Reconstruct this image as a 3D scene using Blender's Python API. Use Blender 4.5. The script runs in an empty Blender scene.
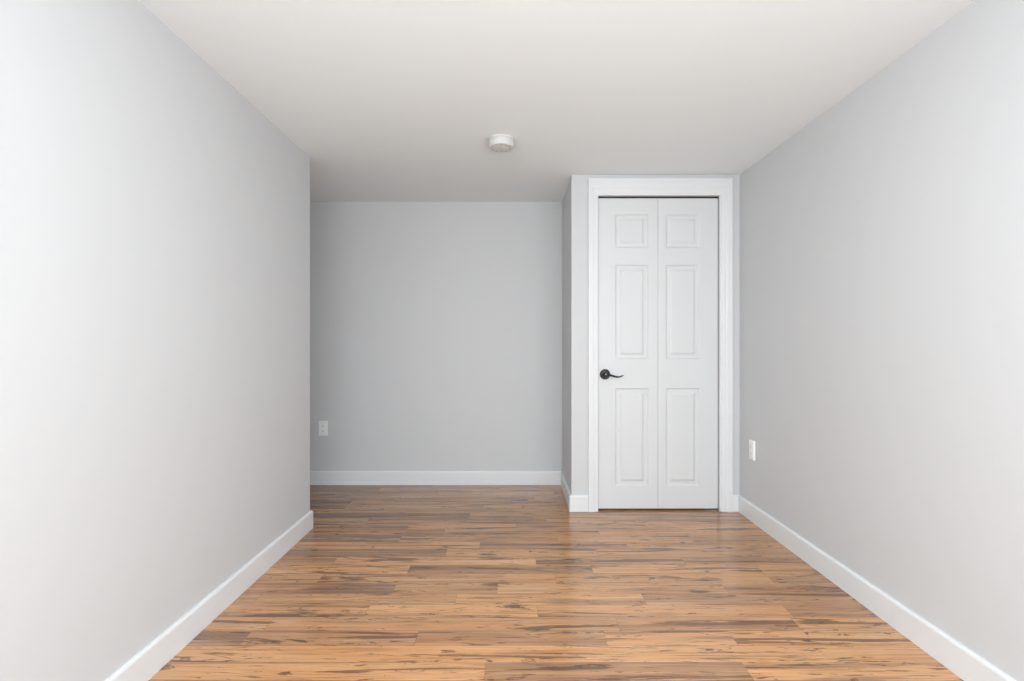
import bpy, bmesh, math, random
from mathutils import Vector
random.seed(7)
scene = bpy.context.scene
C = scene.collection
F = 504.0            # focal length in pixels of a 1024 px wide frame
H = 2.2              # room height
CAM_Z = 1.1

# ---------------------------------------------------------------- camera
cam = bpy.data.cameras.new('camera'); co = bpy.data.objects.new('camera', cam); C.objects.link(co)
cam.sensor_fit = 'HORIZONTAL'; cam.sensor_width = 36.0; cam.lens = F / 1024 * 36.0
co.location = (0, 0, CAM_Z); co.rotation_euler = (math.radians(90), 0, 0)
cam.shift_x = -1.0 / 1024; cam.shift_y = 2.6 / 1024
cam.clip_start = 0.02
scene.camera = co

# ---------------------------------------------------------------- world, daylight, added fill lights, exposure
w = bpy.data.worlds.new('daylight'); scene.world = w; w.use_nodes = True
bg = w.node_tree.nodes['Background']
bg.inputs['Color'].default_value = (0.80, 0.90, 1.0, 1); bg.inputs['Strength'].default_value = 1.5
REAR = -1.30         # the wall behind the camera, with the window
WX0, WX1, WZ0, WZ1 = -1.00, 1.28, 0.70, 2.05
def area(name, loc, rot, sx, sy, power, col):
    l = bpy.data.lights.new(name, 'AREA'); l.shape = 'RECTANGLE'; l.size = sx; l.size_y = sy
    l.energy = power; l.color = col
    o = bpy.data.objects.new(name, l); C.objects.link(o); o.location = loc; o.rotation_euler = rot
    return o
SY0, SY1, SZ0, SZ1 = -1.15, -0.10, 0.80, 2.00      # unseen side windows added for the fill lights, behind the camera
XL, XR = -1.203, 1.483        # left and right wall faces
DAY = (0.915, 0.972, 1.0)
area('rear_window_daylight', ((WX0+WX1)/2, REAR-0.03, (WZ0+WZ1)/2), (math.radians(90), 0, 0), WX1-WX0-.1, WZ1-WZ0-.1, 50, DAY)
area('right_side_fill', (XR+0.03, (SY0+SY1)/2, (SZ0+SZ1)/2), (0, math.radians(90), 0), SZ1-SZ0-.1, SY1-SY0-.1, 35, DAY)  # fill light added at the right wall to brighten the sides
area('left_side_fill', (XL-0.03, (SY0+SY1)/2, (SZ0+SZ1)/2), (0, math.radians(-90), 0), SZ1-SZ0-.1, SY1-SY0-.1, 43, DAY)  # its counterpart, fill added at the left wall
area('ceiling_fill', (0.14, -0.6, H-0.03), (0, 0, 0), 0.35, 0.35, 10, DAY)  # added fill under the ceiling, no fixture
area('ceiling_fill', (0.14, 1.25, H-0.03), (0, 0, 0), 0.35, 0.35, 5, DAY)  # second added ceiling fill, ahead of the camera, no fixture
vs = scene.view_settings
vs.view_transform = 'Standard'; vs.look = 'None'; vs.gamma = 1; vs.exposure = 0.07; vs.use_curve_mapping = False

# ---------------------------------------------------------------- materials
def newmat(name, col, rough=0.5, metal=0.0, spec=0.5):
    m = bpy.data.materials.new(name); m.use_nodes = True
    b = m.node_tree.nodes['Principled BSDF']
    b.inputs['Base Color'].default_value = (*col, 1); b.inputs['Roughness'].default_value = rough
    b.inputs['Metallic'].default_value = metal; b.inputs['Specular IOR Level'].default_value = spec
    return m
def add_bump(m, scale, strength, dist=0.001, stretch=(1, 1, 1), detail=3):
    nt = m.node_tree; n = nt.nodes; b = n['Principled BSDF']
    tc = n.new('ShaderNodeTexCoord'); mp = n.new('ShaderNodeMapping'); mp.inputs['Scale'].default_value = stretch
    nz = n.new('ShaderNodeTexNoise'); nz.inputs['Scale'].default_value = scale; nz.inputs['Detail'].default_value = detail
    bp = n.new('ShaderNodeBump'); bp.inputs['Strength'].default_value = strength; bp.inputs['Distance'].default_value = dist
    L = nt.links.new
    L(tc.outputs['Object'], mp.inputs['Vector']); L(mp.outputs[0], nz.inputs['Vector'])
    L(nz.outputs['Fac'], bp.inputs['Height']); L(bp.outputs[0], b.inputs['Normal'])
    return m
M_wall = add_bump(newmat('grey_wall_paint', (0.626, 0.634, 0.645), 0.55, 0, 0.25), 220, 0.08)
M_ceil = add_bump(newmat('white_ceiling_paint', (0.885, 0.935, 0.95), 0.8, 0, 0.15), 160, 0.10)
M_trim = add_bump(newmat('white_trim_paint', (0.775, 0.785, 0.797), 0.35, 0, 0.4), 60, 0.02)
M_door = add_bump(newmat('white_door_paint', (0.695, 0.705, 0.715), 0.4, 0, 0.4), 30, 0.25, 0.0006, (6, 6, 0.5), 4)
M_plate = newmat('white_plastic', (0.90, 0.90, 0.90), 0.3)
M_slot = newmat('dark_slot', (0.03, 0.03, 0.03), 0.6)
M_nickel = newmat('dark_polished_nickel', (0.075, 0.075, 0.08), 0.16, 1.0)
M_track = newmat('dark_track_metal', (0.05, 0.05, 0.05), 0.5, 0.6)
M_brack = newmat('zinc_bracket', (0.5, 0.48, 0.45), 0.4, 1.0)
M_dark = newmat('closet_interior_paint', (0.45, 0.45, 0.45), 0.8)
M_detect = newmat('detector_plastic', (0.66, 0.66, 0.65), 0.4)
M_glass = newmat('window_glass', (1, 1, 1), 0.0)
M_glass.node_tree.nodes['Principled BSDF'].inputs['Transmission Weight'].default_value = 1.0
M_glass.node_tree.nodes['Principled BSDF'].inputs['IOR'].default_value = 1.01

def floor_material():
    m = bpy.data.materials.new('rustic_laminate_wood'); m.use_nodes = True
    nt = m.node_tree; n = nt.nodes; L = nt.links.new; b = n['Principled BSDF']
    tc = n.new('ShaderNodeTexCoord')
    at = n.new('ShaderNodeAttribute'); at.attribute_name = 'strip'
    sep = n.new('ShaderNodeSeparateColor'); L(at.outputs['Color'], sep.inputs[0])
    def mth(op, a, bb=None, c=None, clamp=False):
        q = n.new('ShaderNodeMath'); q.operation = op; q.use_clamp = clamp
        for i, v in enumerate((a, bb, c)):
            if v is None: continue
            if isinstance(v, (int, float)): q.inputs[i].default_value = v
            else: L(v, q.inputs[i])
        return q.outputs[0]
    def ss(val, a, bb):
        q = n.new('ShaderNodeMapRange'); q.interpolation_type = 'SMOOTHSTEP'
        L(val, q.inputs['Value']); q.inputs['From Min'].default_value = a; q.inputs['From Max'].default_value = bb
        return q.outputs[0]
    def mix(f, a, bb, mode='MIX'):
        q = n.new('ShaderNodeMix'); q.data_type = 'RGBA'; q.blend_type = mode
        L(f, q.inputs[0]) if not isinstance(f, (int, float)) else setattr(q.inputs[0], 'default_value', f)
        for s, v in ((6, a), (7, bb)):
            if isinstance(v, tuple): q.inputs[s].default_value = (*v, 1)
            else: L(v, q.inputs[s])
        return q.outputs[2]
    sx = n.new('ShaderNodeSeparateXYZ'); L(tc.outputs['Object'], sx.inputs[0])
    seed = mth('MULTIPLY', sep.outputs[1], 37.0)
    cmb = n.new('ShaderNodeCombineXYZ')
    L(mth('ADD', sx.outputs[0], seed), cmb.inputs[0]); L(sx.outputs[1], cmb.inputs[1]); L(seed, cmb.inputs[2])
    def noise(scale, stretch, detail=4, rough=0.55, dist=0.0):
        mp = n.new('ShaderNodeMapping'); mp.inputs['Scale'].default_value = stretch
        L(cmb.outputs[0], mp.inputs['Vector'])
        q = n.new('ShaderNodeTexNoise'); q.inputs['Scale'].default_value = scale
        q.inputs['Detail'].default_value = detail; q.inputs['Roughness'].default_value = rough
        q.inputs['Distortion'].default_value = dist
        L(mp.outputs[0], q.inputs['Vector']); return q.outputs['Fac']
    broad = noise(1.0, (0.9, 17, 1), 4, 0.55, 0.5)         # soft bands along the strip
    lines = noise(1.0, (2.0, 75, 1), 5, 0.6, 0.5)          # grain lines
    fine = noise(1.0, (9, 260, 1), 3, 0.6, 0.2)            # fine pores
    streak = noise(1.0, (0.9, 15, 1), 6, 0.66, 1.6)        # dark mineral streaks
    blotch = noise(1.0, (3.2, 19, 1), 6, 0.70, 3.0)
    figure = noise(1.0, (0.9, 8, 1), 3, 0.5, 1.0)         # curled figure lines
    fmask = noise(1.0, (2.3, 9, 2.7), 2, 0.5, 0.3)
    hue = noise(1.0, (1.0, 8, 1), 3, 0.5, 0.5)
    # strip tone from pale to brown
    base = mix(sep.outputs[0], (0.19, 0.090, 0.052), (0.72, 0.365, 0.150))
    base = mix(mth('MULTIPLY', ss(hue, 0.50, 0.66), 0.55), base, (0.60, 0.255, 0.085))
    base = mix(mth('MULTIPLY', ss(broad, 0.53, 0.66), 0.55), base, (0.20, 0.088, 0.045))
    base = mix(mth('MULTIPLY', ss(broad, 0.46, 0.30), 0.50), base, (0.74, 0.45, 0.25))
    base = mix(mth('MULTIPLY', ss(lines, 0.50, 0.66), 0.40), base, (0.19, 0.088, 0.042))
    base = mix(mth('MULTIPLY', ss(lines, 0.46, 0.34), 0.30), base, (0.74, 0.49, 0.31))
    base = mix(mth('MULTIPLY', ss(fine, 0.48, 0.72), 0.35), base, (0.20, 0.10, 0.05))
    base = mix(mth('MULTIPLY', ss(streak, 0.555, 0.605), 0.80), base, (0.105, 0.042, 0.016))
    base = mix(mth('MULTIPLY', ss(blotch, 0.585, 0.63), 0.85), base, (0.065, 0.028, 0.014))
    ridge = mth('PINGPONG', mth('MULTIPLY', figure, 9.0), 0.5)
    base = mix(mth('MULTIPLY', mth('MULTIPLY', ss(ridge, 0.09, 0.01), ss(fmask, 0.50, 0.58)), 0.65), base, (0.12, 0.05, 0.022))
    # small knots
    mpk = n.new('ShaderNodeMapping'); mpk.inputs['Scale'].default_value = (1.6, 6.5, 1); L(cmb.outputs[0], mpk.inputs['Vector'])
    vo = n.new('ShaderNodeTexVoronoi'); vo.inputs['Scale'].default_value = 1.0; L(mpk.outputs[0], vo.inputs['Vector'])
    base = mix(mth('MULTIPLY', ss(vo.outputs['Distance'], 0.11, 0.04), 0.85), base, (0.06, 0.03, 0.018))
    # joints between strips, from metric UVs
    uv = n.new('ShaderNodeUVMap'); uv.uv_map = 'metres'
    su = n.new('ShaderNodeSeparateXYZ'); L(uv.outputs[0], su.inputs[0])
    du = mth('MINIMUM', su.outputs[0], mth('SUBTRACT', mth('MULTIPLY', sep.outputs[2], 4.0), su.outputs[0]))
    dv = mth('MINIMUM', su.outputs[1], mth('SUBTRACT', ROW_W, su.outputs[1]))
    j = ss(mth('MINIMUM', du, dv), 0.0022, 0.0006)
    base = mix(mth('MULTIPLY', j, 0.30), base, (0.07, 0.035, 0.02))
    L(base, b.inputs['Base Color'])
    L(mth('ADD', mth('MULTIPLY', fine, 0.10), 0.13), b.inputs['Roughness'])
    b.inputs['IOR'].default_value = 1.78
    bp = n.new('ShaderNodeBump'); bp.inputs['Strength'].default_value = 0.15; bp.inputs['Distance'].default_value = 0.0006
    hh = mth('SUBTRACT', mth('MULTIPLY', fine, 0.5), j)
    L(hh, bp.inputs['Height']); L(bp.outputs[0], b.inputs['Normal'])
    return m
ROW_W = 0.0952

# ---------------------------------------------------------------- mesh helpers
def link(name, bm, mat, parent=None, smooth=False, bevel=0.0, seg=2, kind=None):
    bmesh.ops.recalc_face_normals(bm, faces=bm.faces)
    me = bpy.data.meshes.new(name); bm.to_mesh(me); bm.free()
    o = bpy.data.objects.new(name, me); C.objects.link(o)
    me.materials.append(mat)
    if smooth:
        for p in me.polygons: p.use_smooth = True
    if parent is not None: o.parent = parent
    if bevel:
        md = o.modifiers.new('bevel', 'BEVEL'); md.width = bevel; md.segments = seg; md.limit_method = 'ANGLE'
        md.angle_limit = math.radians(40)
    if kind: o['kind'] = kind
    return o
def bx(bm, x0, x1, y0, y1, z0, z1):
    v = [bm.verts.new(p) for p in ((x0,y0,z0),(x1,y0,z0),(x1,y1,z0),(x0,y1,z0),(x0,y0,z1),(x1,y0,z1),(x1,y1,z1),(x0,y1,z1))]
    for f in ((0,3,2,1),(4,5,6,7),(0,1,5,4),(1,2,6,5),(2,3,7,6),(3,0,4,7)): bm.faces.new([v[i] for i in f])
def box(name, mat, dims, parent=None, bevel=0.0, kind=None):
    bm = bmesh.new()
    for d in (dims if isinstance(dims[0], (tuple, list)) else [dims]): bx(bm, *d)
    return link(name, bm, mat, parent, bevel=bevel, kind=kind)
def lathe(bm, prof, mat4, n=48):
    """prof = [(radius, height)] turned about the local z axis, placed by mat4."""
    rings = []
    for r, h in prof:
        if r < 1e-6: rings.append([bm.verts.new(mat4 @ Vector((0, 0, h)))])
        else: rings.append([bm.verts.new(mat4 @ Vector((r*math.cos(a), r*math.sin(a), h))) for a in (2*math.pi*i/n for i in range(n))])
    for a, b in zip(rings, rings[1:]):
        for i in range(n):
            k = (i+1) % n
            if len(a) == 1 and len(b) == 1: continue
            if len(a) == 1: bm.faces.new([a[0], b[i], b[k]])
            elif len(b) == 1: bm.faces.new([a[i], b[0], a[k]])
            else: bm.faces.new([a[i], b[i], b[k], a[k]])
def empty(name, loc, label=None, cat=None, kind=None, rz=0):
    o = bpy.data.objects.new(name, None); C.objects.link(o); o.location = loc; o.rotation_euler.z = rz
    o.empty_display_size = 0.1
    if label: o['label'] = label
    if cat: o['category'] = cat
    if kind: o['kind'] = kind
    return o
from mathutils import Matrix

# ---------------------------------------------------------------- room shell
YD, YB = 3.30, 3.92          # closet front and far wall of the alcove
YL = 2.986                    # where the left wall stops
CX = 0.383                    # left face of the closet bump-out
AL = -1.95                    # far left of the alcove
S = 'structure'
box('wall_left', M_wall, [(AL-0.1, XL, YL-0.12, YL, 0, H), (XL-.12, XL, SY1, YL-0.12, 0, H), (XL-.12, XL, REAR-.12, SY0, 0, H),
                         (XL-.12, XL, SY0, SY1, 0, SZ0), (XL-.12, XL, SY0, SY1, SZ1, H)], kind=S)
box('wall_right', M_wall, [(XR, XR+.12, SY1, YB+0.12, 0, H), (XR, XR+.12, REAR-.12, SY0, 0, H),
                          (XR, XR+.12, SY0, SY1, 0, SZ0), (XR, XR+.12, SY0, SY1, SZ1, H)], kind=S)
box('wall_back', M_wall, (AL-0.1, XR, YB, YB+0.12, 0, H), kind=S)
box('wall_alcove', M_wall, (AL-0.1, AL, YL, YB, 0, H), kind=S)
OX0, OX1, OZ = 0.548, 1.366, 2.078     # rough opening in the closet wall
box('wall_closet', M_wall, [(CX, OX0, YD, YD+0.09, 0, H), (OX0, OX1, YD, YD+0.09, OZ, H), (OX1, XR, YD, YD+0.09, 0, H),
                            (CX, CX+0.09, YD+0.09, YB, 0, H)], kind=S)
box('wall_rear', M_wall, [(XL, WX0, REAR-0.12, REAR, 0, H), (WX1, XR, REAR-0.12, REAR, 0, H),
                          (WX0, WX1, REAR-0.12, REAR, 0, WZ0), (WX0, WX1, REAR-0.12, REAR, WZ1, H)], kind=S)
box('ceiling', M_ceil, (AL-0.1, XR+0.12, REAR-0.12, YB+0.12, H, H+0.1), kind=S)

# window behind the camera, plus two added side windows
def window(name, loc, rz, w_, h_):
    """opening w_ x h_, sill centre at loc, room on the local +y side"""
    e = empty(name, loc, kind=S, rz=rz); a = w_/2
    box('window_frame', M_trim, [(-a, -a+.05, -.09, -.04, 0, h_), (a-.05, a, -.09, -.04, 0, h_), (-a+.05, a-.05, -.09, -.04, 0, .05),
                                 (-a+.05, a-.05, -.09, -.04, h_-.05, h_), (-.03, .03, -.09, -.04, .05, h_-.05)], e, bevel=.002)
    box('window_sill', M_trim, (-a-.04, a+.04, .001, .05, -.025, 0), e, bevel=.004)
    box('pane', M_glass, [(-a+.05, -.03, -.067, -.063, .05, h_-.05), (.03, a-.05, -.067, -.063, .05, h_-.05)], e)
window('window_1', ((WX0+WX1)/2, REAR, WZ0), 0, WX1-WX0, WZ1-WZ0)
window('added_window_2', (XR, (SY0+SY1)/2, SZ0), math.pi/2, SY1-SY0, SZ1-SZ0)  # unseen window, added to frame the right fill light
window('added_window_3', (XL, (SY0+SY1)/2, SZ0), -math.pi/2, SY1-SY0, SZ1-SZ0)  # unseen window, added to frame the left fill light

# floor: strips laid across the room, one mesh
def yline(k): return F*1.1*(0.003135+0.0001718*k)
YK0 = yline(0)
known = {   # joints seen in the photograph, row: [x of joints], tones left to right
 -1: ([-0.094, 0.787], [0.85, 0.52, 0.9]),
  0: ([-1.6, 2.2], [0.5, 0.86, 0.8]),
  1: ([-0.998, -0.36, 0.344, 0.821], [0.32, 0.62, 0.50, 0.80, 0.86]),
  2: ([-0.957, 0.41, 1.11], [0.78, 0.66, 0.60, 0.85]),
  3: ([-0.6, 0.1, 1.129], [0.80, 0.9, 0.82, 0.55]),
  4: ([-1.1, -0.245, 0.563], [0.6, 0.70, 0.86, 0.58]),
  5: ([-0.532, -0.07, 0.95], [0.32, 0.66, 0.8, 0.6]),
  6: ([-0.9, 0.2, 1.2], [0.68, 0.74, 0.8, 0.6]),
  7: ([-0.506, 0.384, 1.2], [0.92, 0.45, 0.84, 0.8]),
  8: ([-0.9, 0.116, 0.86], [0.7, 0.86, 0.60, 0.75]),
  9: ([-0.351, 0.44], [0.38, 0.80, 0.72]),
 10: ([-0.18, 0.62], [0.86, 0.46, 0.7]),
 11: ([-0.634, 0.25, 1.0], [0.30, 0.72, 0.78, 0.6]),
 12: ([-0.4, 0.5], [0.42, 0.66, 0.74]),
 13: ([-0.631, 0.02, 0.8], [0.48, 0.78, 0.64, 0.78]),
 14: ([-0.9, 0.2], [0.62, 0.58, 0.7]),
 15: ([-0.278, 0.6], [0.34, 0.70, 0.66]),
 16: ([-0.7, 0.35], [0.5, 0.62, 0.6]),
 17: ([-1.12, -0.2, 0.5], [0.22, 0.56, 0.66, 0.6]),
 18: ([-1.12, 0.1], [0.26, 0.6, 0.66]),
 19: ([-0.8, 0.15], [0.48, 0.62, 0.56]),
 20: ([-0.55, 0.3], [0.5, 0.64, 0.6]),
 21: ([-1.0, -0.1], [0.4, 0.6, 0.66]),
 22: ([-0.62, 0.2], [0.38, 0.54, 0.6]),
}
bm = bmesh.new()
uvl = bm.loops.layers.uv.new('metres')
strips = []
k0 = int(math.floor((REAR-0.12-YK0)/ROW_W))
k1 = int(math.ceil((YB+0.12-YK0)/ROW_W))
X0, X1 = AL-0.1, XR+0.12
for k in range(k0, k1+1):
    y0 = max(YK0+k*ROW_W, REAR-0.12); y1 = min(YK0+(k+1)*ROW_W, YB+0.12)
    if y1-y0 < 1e-4: continue
    if k in known: js, tones = list(known[k][0]), list(known[k][1])
    else:
        js = []; x = X0+random.uniform(0.1, 0.8)
        while x < X1: js.append(x); x += random.uniform(0.45, 1.25)
        tones = [random.uniform(0.3, 0.9) for _ in range(len(js)+1)]
    ed = [X0]+[j for j in js if X0 < j < X1]+[X1]
    tones = tones[sum(1 for j in js if j <= X0):]
    for i in range(len(ed)-1):
        a, b = ed[i], ed[i+1]
        f = bm.faces.new([bm.verts.new((a, y0, 0)), bm.verts.new((b, y0, 0)), bm.verts.new((b, y1, 0)), bm.verts.new((a, y1, 0))])
        off = y0-(YK0+k*ROW_W)
        for lp, (u, v) in zip(f.loops, ((0, off), (b-a, off), (b-a, off+y1-y0), (0, off+y1-y0))): lp[uvl].uv = (u, v)
        strips.append((min(1, max(0, 0.60+(tones[i]-0.66)*1.35)), random.random(), (b-a)/4.0, 1.0))
me = bpy.data.meshes.new('floor'); bm.to_mesh(me); bm.free()
at = me.attributes.new('strip', 'FLOAT_COLOR', 'FACE')
for i, s in enumerate(strips): at.data[i].color = s
fl = bpy.data.objects.new('floor', me); C.objects.link(fl); fl['kind'] = S
me.materials.append(floor_material())
slab = fl.modifiers.new('thickness', 'SOLIDIFY'); slab.thickness = 0.02; slab.offset = -1

# ---------------------------------------------------------------- baseboards
BH, BT = 0.1058, 0.014
BP = [(0, 0), (BT, 0), (BT, BH-0.010), (BT-0.002, BH-0.004), (BT-0.006, BH), (0, BH)]   # (out from wall, up)
def baseboard(name, path, parent=None):
    """path: list of (x, y) along the wall face, the room on the left of the direction; mitred corners."""
    bm = bmesh.new(); P = [Vector(p) for p in path]; rings = []
    def nrm(a, b): d = (b-a).normalized(); return Vector((-d.y, d.x))
    for i, p in enumerate(P):
        if i == 0: off = nrm(P[0], P[1])
        elif i == len(P)-1: off = nrm(P[-2], P[-1])
        else:
            n1, n2 = nrm(P[i-1], p), nrm(p, P[i+1]); s = n1+n2; off = s*(2.0/s.length_squared)
        rings.append([bm.verts.new((p.x+off.x*t, p.y+off.y*t, z)) for t, z in BP])
    n = len(BP)
    for a, b in zip(rings, rings[1:]):
        for i in range(n): bm.faces.new([a[i], b[i], b[(i+1) % n], a[(i+1) % n]])
    bm.faces.new(rings[0]); bm.faces.new(rings[-1][::-1])
    return link(name, bm, M_trim, parent, kind=S)
SEAM = 1.95
baseboard('baseboard_left', [(AL, YL), (XL, YL), (XL, REAR)])
baseboard('baseboard_right', [(XR, REAR), (XR, SEAM-0.0006)])
baseboard('baseboard_right', [(XR, SEAM+0.0006), (XR, YD), (1.4335, YD)])
baseboard('baseboard_closet', [(0.4905, YD), (CX, YD), (CX, YB), (AL, YB), (AL, YL+0.016)])
baseboard('baseboard_rear', [(XL+0.016, REAR), (XR-0.016, REAR)])

# ---------------------------------------------------------------- closet door and its trim
def casing():
    bm = bmesh.new()
    prof = [(0, 0), (0, .016), (.03, .019), (.17, .019), (.22, .0165), (.27, .0175), (.50, .0165), (.60, .0125), (.66, .0135), (.95, .011), (1, .009), (1, 0)]
    sides = []
    for st in range(4):
        ring = []
        for t, d in prof:
            x = 0.491+t*0.065 if st in (0, 1) else 1.433-t*0.073
            z = 0.0 if st in (0, 3) else 2.177-t*0.111
            ring.append(bm.verts.new((x, YD-d, z)))
        sides.append(ring)
    n = len(prof)
    for a, b in zip(sides, sides[1:]):
        for i in range(n): bm.faces.new([a[i], b[i], b[(i+1) % n], a[(i+1) % n]])
    bm.faces.new(sides[0]); bm.faces.new(sides[-1][::-1])
    return link('trim_1', bm, M_trim, kind=S)
casing()
DY = 3.314                                            # front face of the door leaves
door = empty('door_1', (0.953, DY, 0), kind=S)
INV = Matrix.Translation((-0.953, -DY, 0))
def child(o, p=door):
    o.parent = p; o.matrix_parent_inverse = INV if p is door else Matrix.Identity(4); return o
jb = box('jamb', M_trim, [(OX0, 0.5535, YD, YD+0.09, 0, 2.065), (1.3535, OX1, YD, YD+0.09, 0, 2.065), (OX0, OX1, YD, YD+0.09, 2.065, OZ)])
child(jb)
child(box('track', M_track, (0.5545, 1.3525, DY+0.004, DY+0.034, 2.0545, 2.0648)))
child(box('pivot_bracket', M_brack, [(1.262, 1.3525, DY-0.007, DY+0.030, 0.0006, 0.0045), (1.3495, 1.3525, DY+0.001, DY+0.030, 0.0035, 0.03)], bevel=0.0006))
LEAF_W, LZ0, LZ1 = 0.3938, 0.0115, 2.0525
def leaf(x0, outer_left):
    bm = bmesh.new(); x1 = x0+LEAF_W
    if outer_left: px0, px1 = x0+0.113, x1-0.062
    else: px0, px1 = x0+0.050, x1-0.119
    panels = [(1.1-(485.8-343)/152, 1.1-(388-343)/152), (1.1-(359-343)/152, 1.1+(343-264.5)/152), (1.1+(343-247.8)/152, 1.1+(343-214)/152)]
    xs = [x0+0.0025, px0, px1, x1-0.0025]
    zs = [LZ0+0.0025]+[z for p in panels for z in p]+[LZ1-0.0025]
    cache = {}
    def V(x, y, z):
        key = (round(x, 5), round(y, 5), round(z, 5))
        if key not in cache: cache[key] = bm.verts.new((x, y, z))
        return cache[key]
    def rect(a, b, c, d, y): return [V(a, y, c), V(b, y, c), V(b, y, d), V(a, y, d)]
    for i in range(3):
        for j in range(len(zs)-1):
            if i == 1 and j % 2 == 1:
                a, b, c, d = xs[1], xs[2], zs[j], zs[j+1]
                prev = rect(a, b, c, d, DY)
                for ins, dep in ((.003, .0015), (.008, .0075), (.013, .0085), (.030, .0075), (.041, .0015), (.045, .0010)):
                    cur = rect(a+ins, b-ins, c+ins, d-ins, DY+dep)
                    for q in range(4): bm.faces.new([prev[q], prev[(q+1) % 4], cur[(q+1) % 4], cur[q]])
                    prev = cur
                bm.faces.new(prev)
            else: bm.faces.new(rect(xs[i], xs[i+1], zs[j], zs[j+1], DY))
    # rounded arris, sides and back
    def loop(xa, xb, za, zb, y):
        L = []
        gx = [xa, xs[1], xs[2], xb]; gz = [za]+zs[1:-1]+[zb]
        for x in gx: L.append(V(x, y, za))
        for z in gz[1:]: L.append(V(xb, y, z))
        for x in gx[::-1][1:]: L.append(V(x, y, zb))
        for z in gz[::-1][1:-1]: L.append(V(xa, y, z))
        return L
    l0 = loop(xs[0], xs[-1], zs[0], zs[-1], DY)
    l1 = loop(x0+.0007, x1-.0007, LZ0+.0007, LZ1-.0007, DY+.0008)
    l2 = loop(x0, x1, LZ0, LZ1, DY+.0028)
    l3 = loop(x0, x1, LZ0, LZ1, DY+.034)
    for a, b in ((l0, l1), (l1, l2), (l2, l3)):
        n = len(a)
        for i in range(n): bm.faces.new([a[i], a[(i+1) % n], b[(i+1) % n], b[i]])
    bm.faces.new(l3)
    return child(link('door_leaf', bm, M_door))
leafL = leaf(0.5590, True)
leafR = leaf(0.5590+LEAF_W+0.0008, False)

# lever handle on the left leaf
HX, HZ = 0.605, 1.1-(374.2-343)/152
bm = bmesh.new()
R = Matrix.Translation((HX, DY, HZ)) @ Matrix.Rotation(math.radians(90), 4, 'X')     # local z points to the camera
lathe(bm, [(0, .0), (.0345, .0), (.0345, .002), (.031, .0075), (.027, .0085), (.0255, .006), (.022, .0065), (.017, .010), (.013, .0155), (.012, .03), (.0125, .034), (.0155, .036), (.0165, .042), (.0155, .050), (.011, .054), (0, .055)], R)
o = link('lever_handle', bm, M_nickel, leafL, smooth=True); child(o, leafL)
bm = bmesh.new()
pts = []; N = 28; M = 12
for i in range(N+1):
    t = i/N
    x = HX+0.006+t*0.108
    z = HZ+0.001-0.005*t-0.013*math.sin(math.pi*t**1.6)
    y = DY-0.043+0.012*math.sin(t*math.pi*0.8)
    rz = 0.0085*(1-t)+0.0042*t; ry = 0.0065*(1-t)+0.0035*t
    if t > .96: rz *= .6; ry *= .6
    pts.append([bm.verts.new((x, y+ry*math.cos(a), z+rz*math.sin(a))) for a in (2*math.pi*q/M for q in range(M))])
for a, b in zip(pts, pts[1:]):
    for i in range(M): bm.faces.new([a[i], b[i], b[(i+1) % M], a[(i+1) % M]])
bm.faces.new(pts[0]); bm.faces.new(pts[-1][::-1])
child(link('lever', bm, M_nickel, leafL, smooth=True), leafL)

# ---------------------------------------------------------------- smoke detector
sd = empty('smoke_detector', (-0.064, 2.72, H), 'round white smoke detector on the ceiling in front of the alcove', 'smoke detector')
D = Matrix.Rotation(math.pi, 4, 'X')
bm = bmesh.new(); lathe(bm, [(0, 0), (.070, 0), (.070, .008), (.0685, .010), (0, .010)], D, 64); link('mounting_base', bm, M_detect, sd, bevel=.001)
bm = bmesh.new()
lathe(bm, [(0, .0101), (.0675, .0101), (.0685, .0125), (.0675, .040), (.0660, .0445), (.062, .047), (.048, .0485), (.046, .048), (.040, .048), (.038, .049), (.020, .0495), (0, .0497)], D, 64)
link('cover', bm, M_detect, sd, smooth=True)
bm = bmesh.new()
for i in range(12):
    a = 2*math.pi*i/12
    q = bmesh.ops.create_cube(bm, size=1)['verts']
    T = D @ Matrix.Rotation(a, 4, 'Z') @ Matrix.Translation((.0530, 0, .0480)) @ Matrix.Diagonal((.006, .007, .0010, 1))
    for v in q: v.co = T @ v.co
link('vent_slots', bm, newmat('grey_vent', (0.33, 0.33, 0.33), 0.7), sd)
bm = bmesh.new(); lathe(bm, [(0, .0492), (.009, .0492), (.009, .0509), (.0075, .0517), (0, .0519)], D @ Matrix.Translation((0.012, 0.012, 0)), 32)
link('test_button', bm, M_detect, sd, smooth=True)

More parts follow.
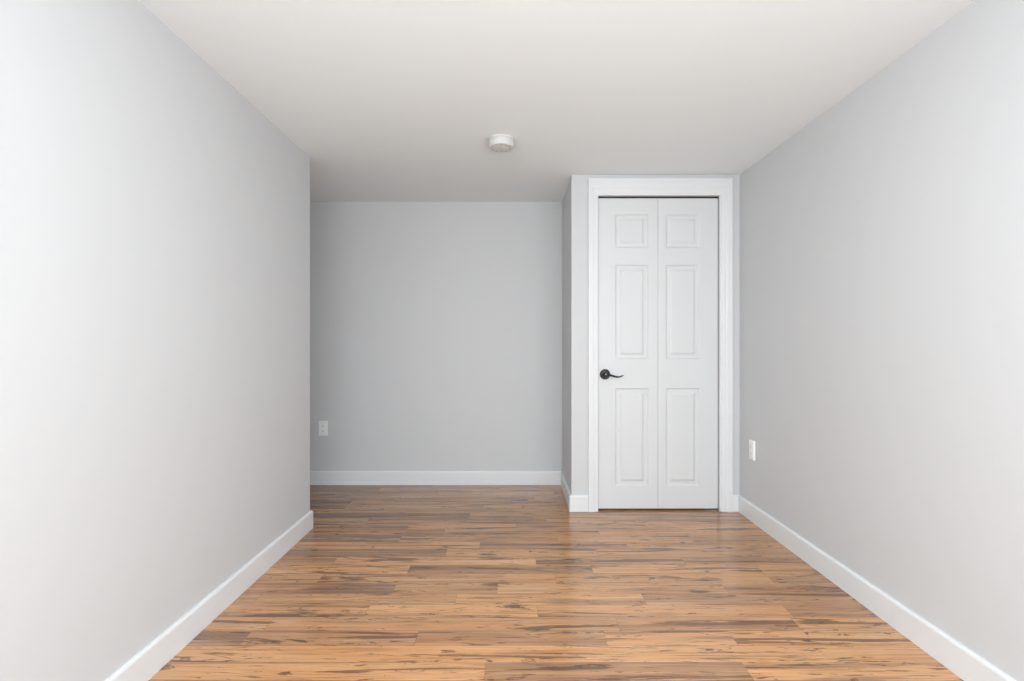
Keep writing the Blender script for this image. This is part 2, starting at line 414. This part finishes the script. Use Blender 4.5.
# ---------------------------------------------------------------- electrical outlets
def outlet(loc, rz, label, wdt, hgt, thick):
    """local frame: plate lies in xz, faces -y"""
    e = empty('electrical_outlet', loc, label, 'outlet', rz=rz); e['group'] = 'white electrical outlets on the walls'
    bm = bmesh.new(); w2, h2 = wdt/2, hgt/2
    rings = []
    for ins, y in ((0, 0), (0, -thick*.55), (.0015, -thick*.85), (.004, -thick)):
        rings.append([bm.verts.new(p) for p in ((-w2+ins, y, -h2+ins), (w2-ins, y, -h2+ins), (w2-ins, y, h2-ins), (-w2+ins, y, h2-ins))])
    for a, b in zip(rings, rings[1:]):
        for i in range(4): bm.faces.new([a[i], a[(i+1) % 4], b[(i+1) % 4], b[i]])
    bm.faces.new(rings[0]); bm.faces.new(rings[-1])
    link('cover_plate', bm, M_plate, e)
    sc = wdt/.07
    for s in (-1, 1):
        bm = bmesh.new(); zc = s*.0195
        out = []
        for i in range(40):
            a = 2*math.pi*i/40
            out.append((max(-.0168, min(.0168, .0172*math.cos(a)*1.15))*sc, zc+max(-.0125, min(.0125, .0172*math.sin(a)))))
        A = [bm.verts.new((x, -thick+.0005, z)) for x, z in out]; B = [bm.verts.new((x, -thick-.0022, z)) for x, z in out]
        for i in range(40): bm.faces.new([A[i], A[(i+1) % 40], B[(i+1) % 40], B[i]])
        bm.faces.new(A); bm.faces.new(B)
        r = link('receptacle', bm, M_plate, e)
        bm = bmesh.new(); y0, y1 = -thick-.0026, -thick-.0021
        bx(bm, -.0075*sc, -.0055*sc, y0, y1, zc-.001, zc+.0075); bx(bm, .0055*sc, .0075*sc, y0, y1, zc-.0, zc+.0068)
        bx(bm, -.0022*sc, .0022*sc, y0, y1, zc-.0085, zc-.0045)
        link('slots', bm, M_slot, r)
    bm = bmesh.new(); lathe(bm, [(0, -.001), (.0032, -.001), (.003, .0008), (0, .0012)], Matrix.Translation((0, -thick, 0)) @ Matrix.Rotation(math.radians(90), 4, 'X'), 16)
    link('screw', bm, M_plate, e, smooth=True)
    return e
outlet((-1.475, YB, .437), 0, 'white duplex electrical outlet low on the alcove back wall, near the left wall corner', .0705, .1145, .006)
outlet((XR, 3.113, .440), -math.pi/2, 'white electrical outlet low on the right wall beside the closet door', .058, .120, .013)
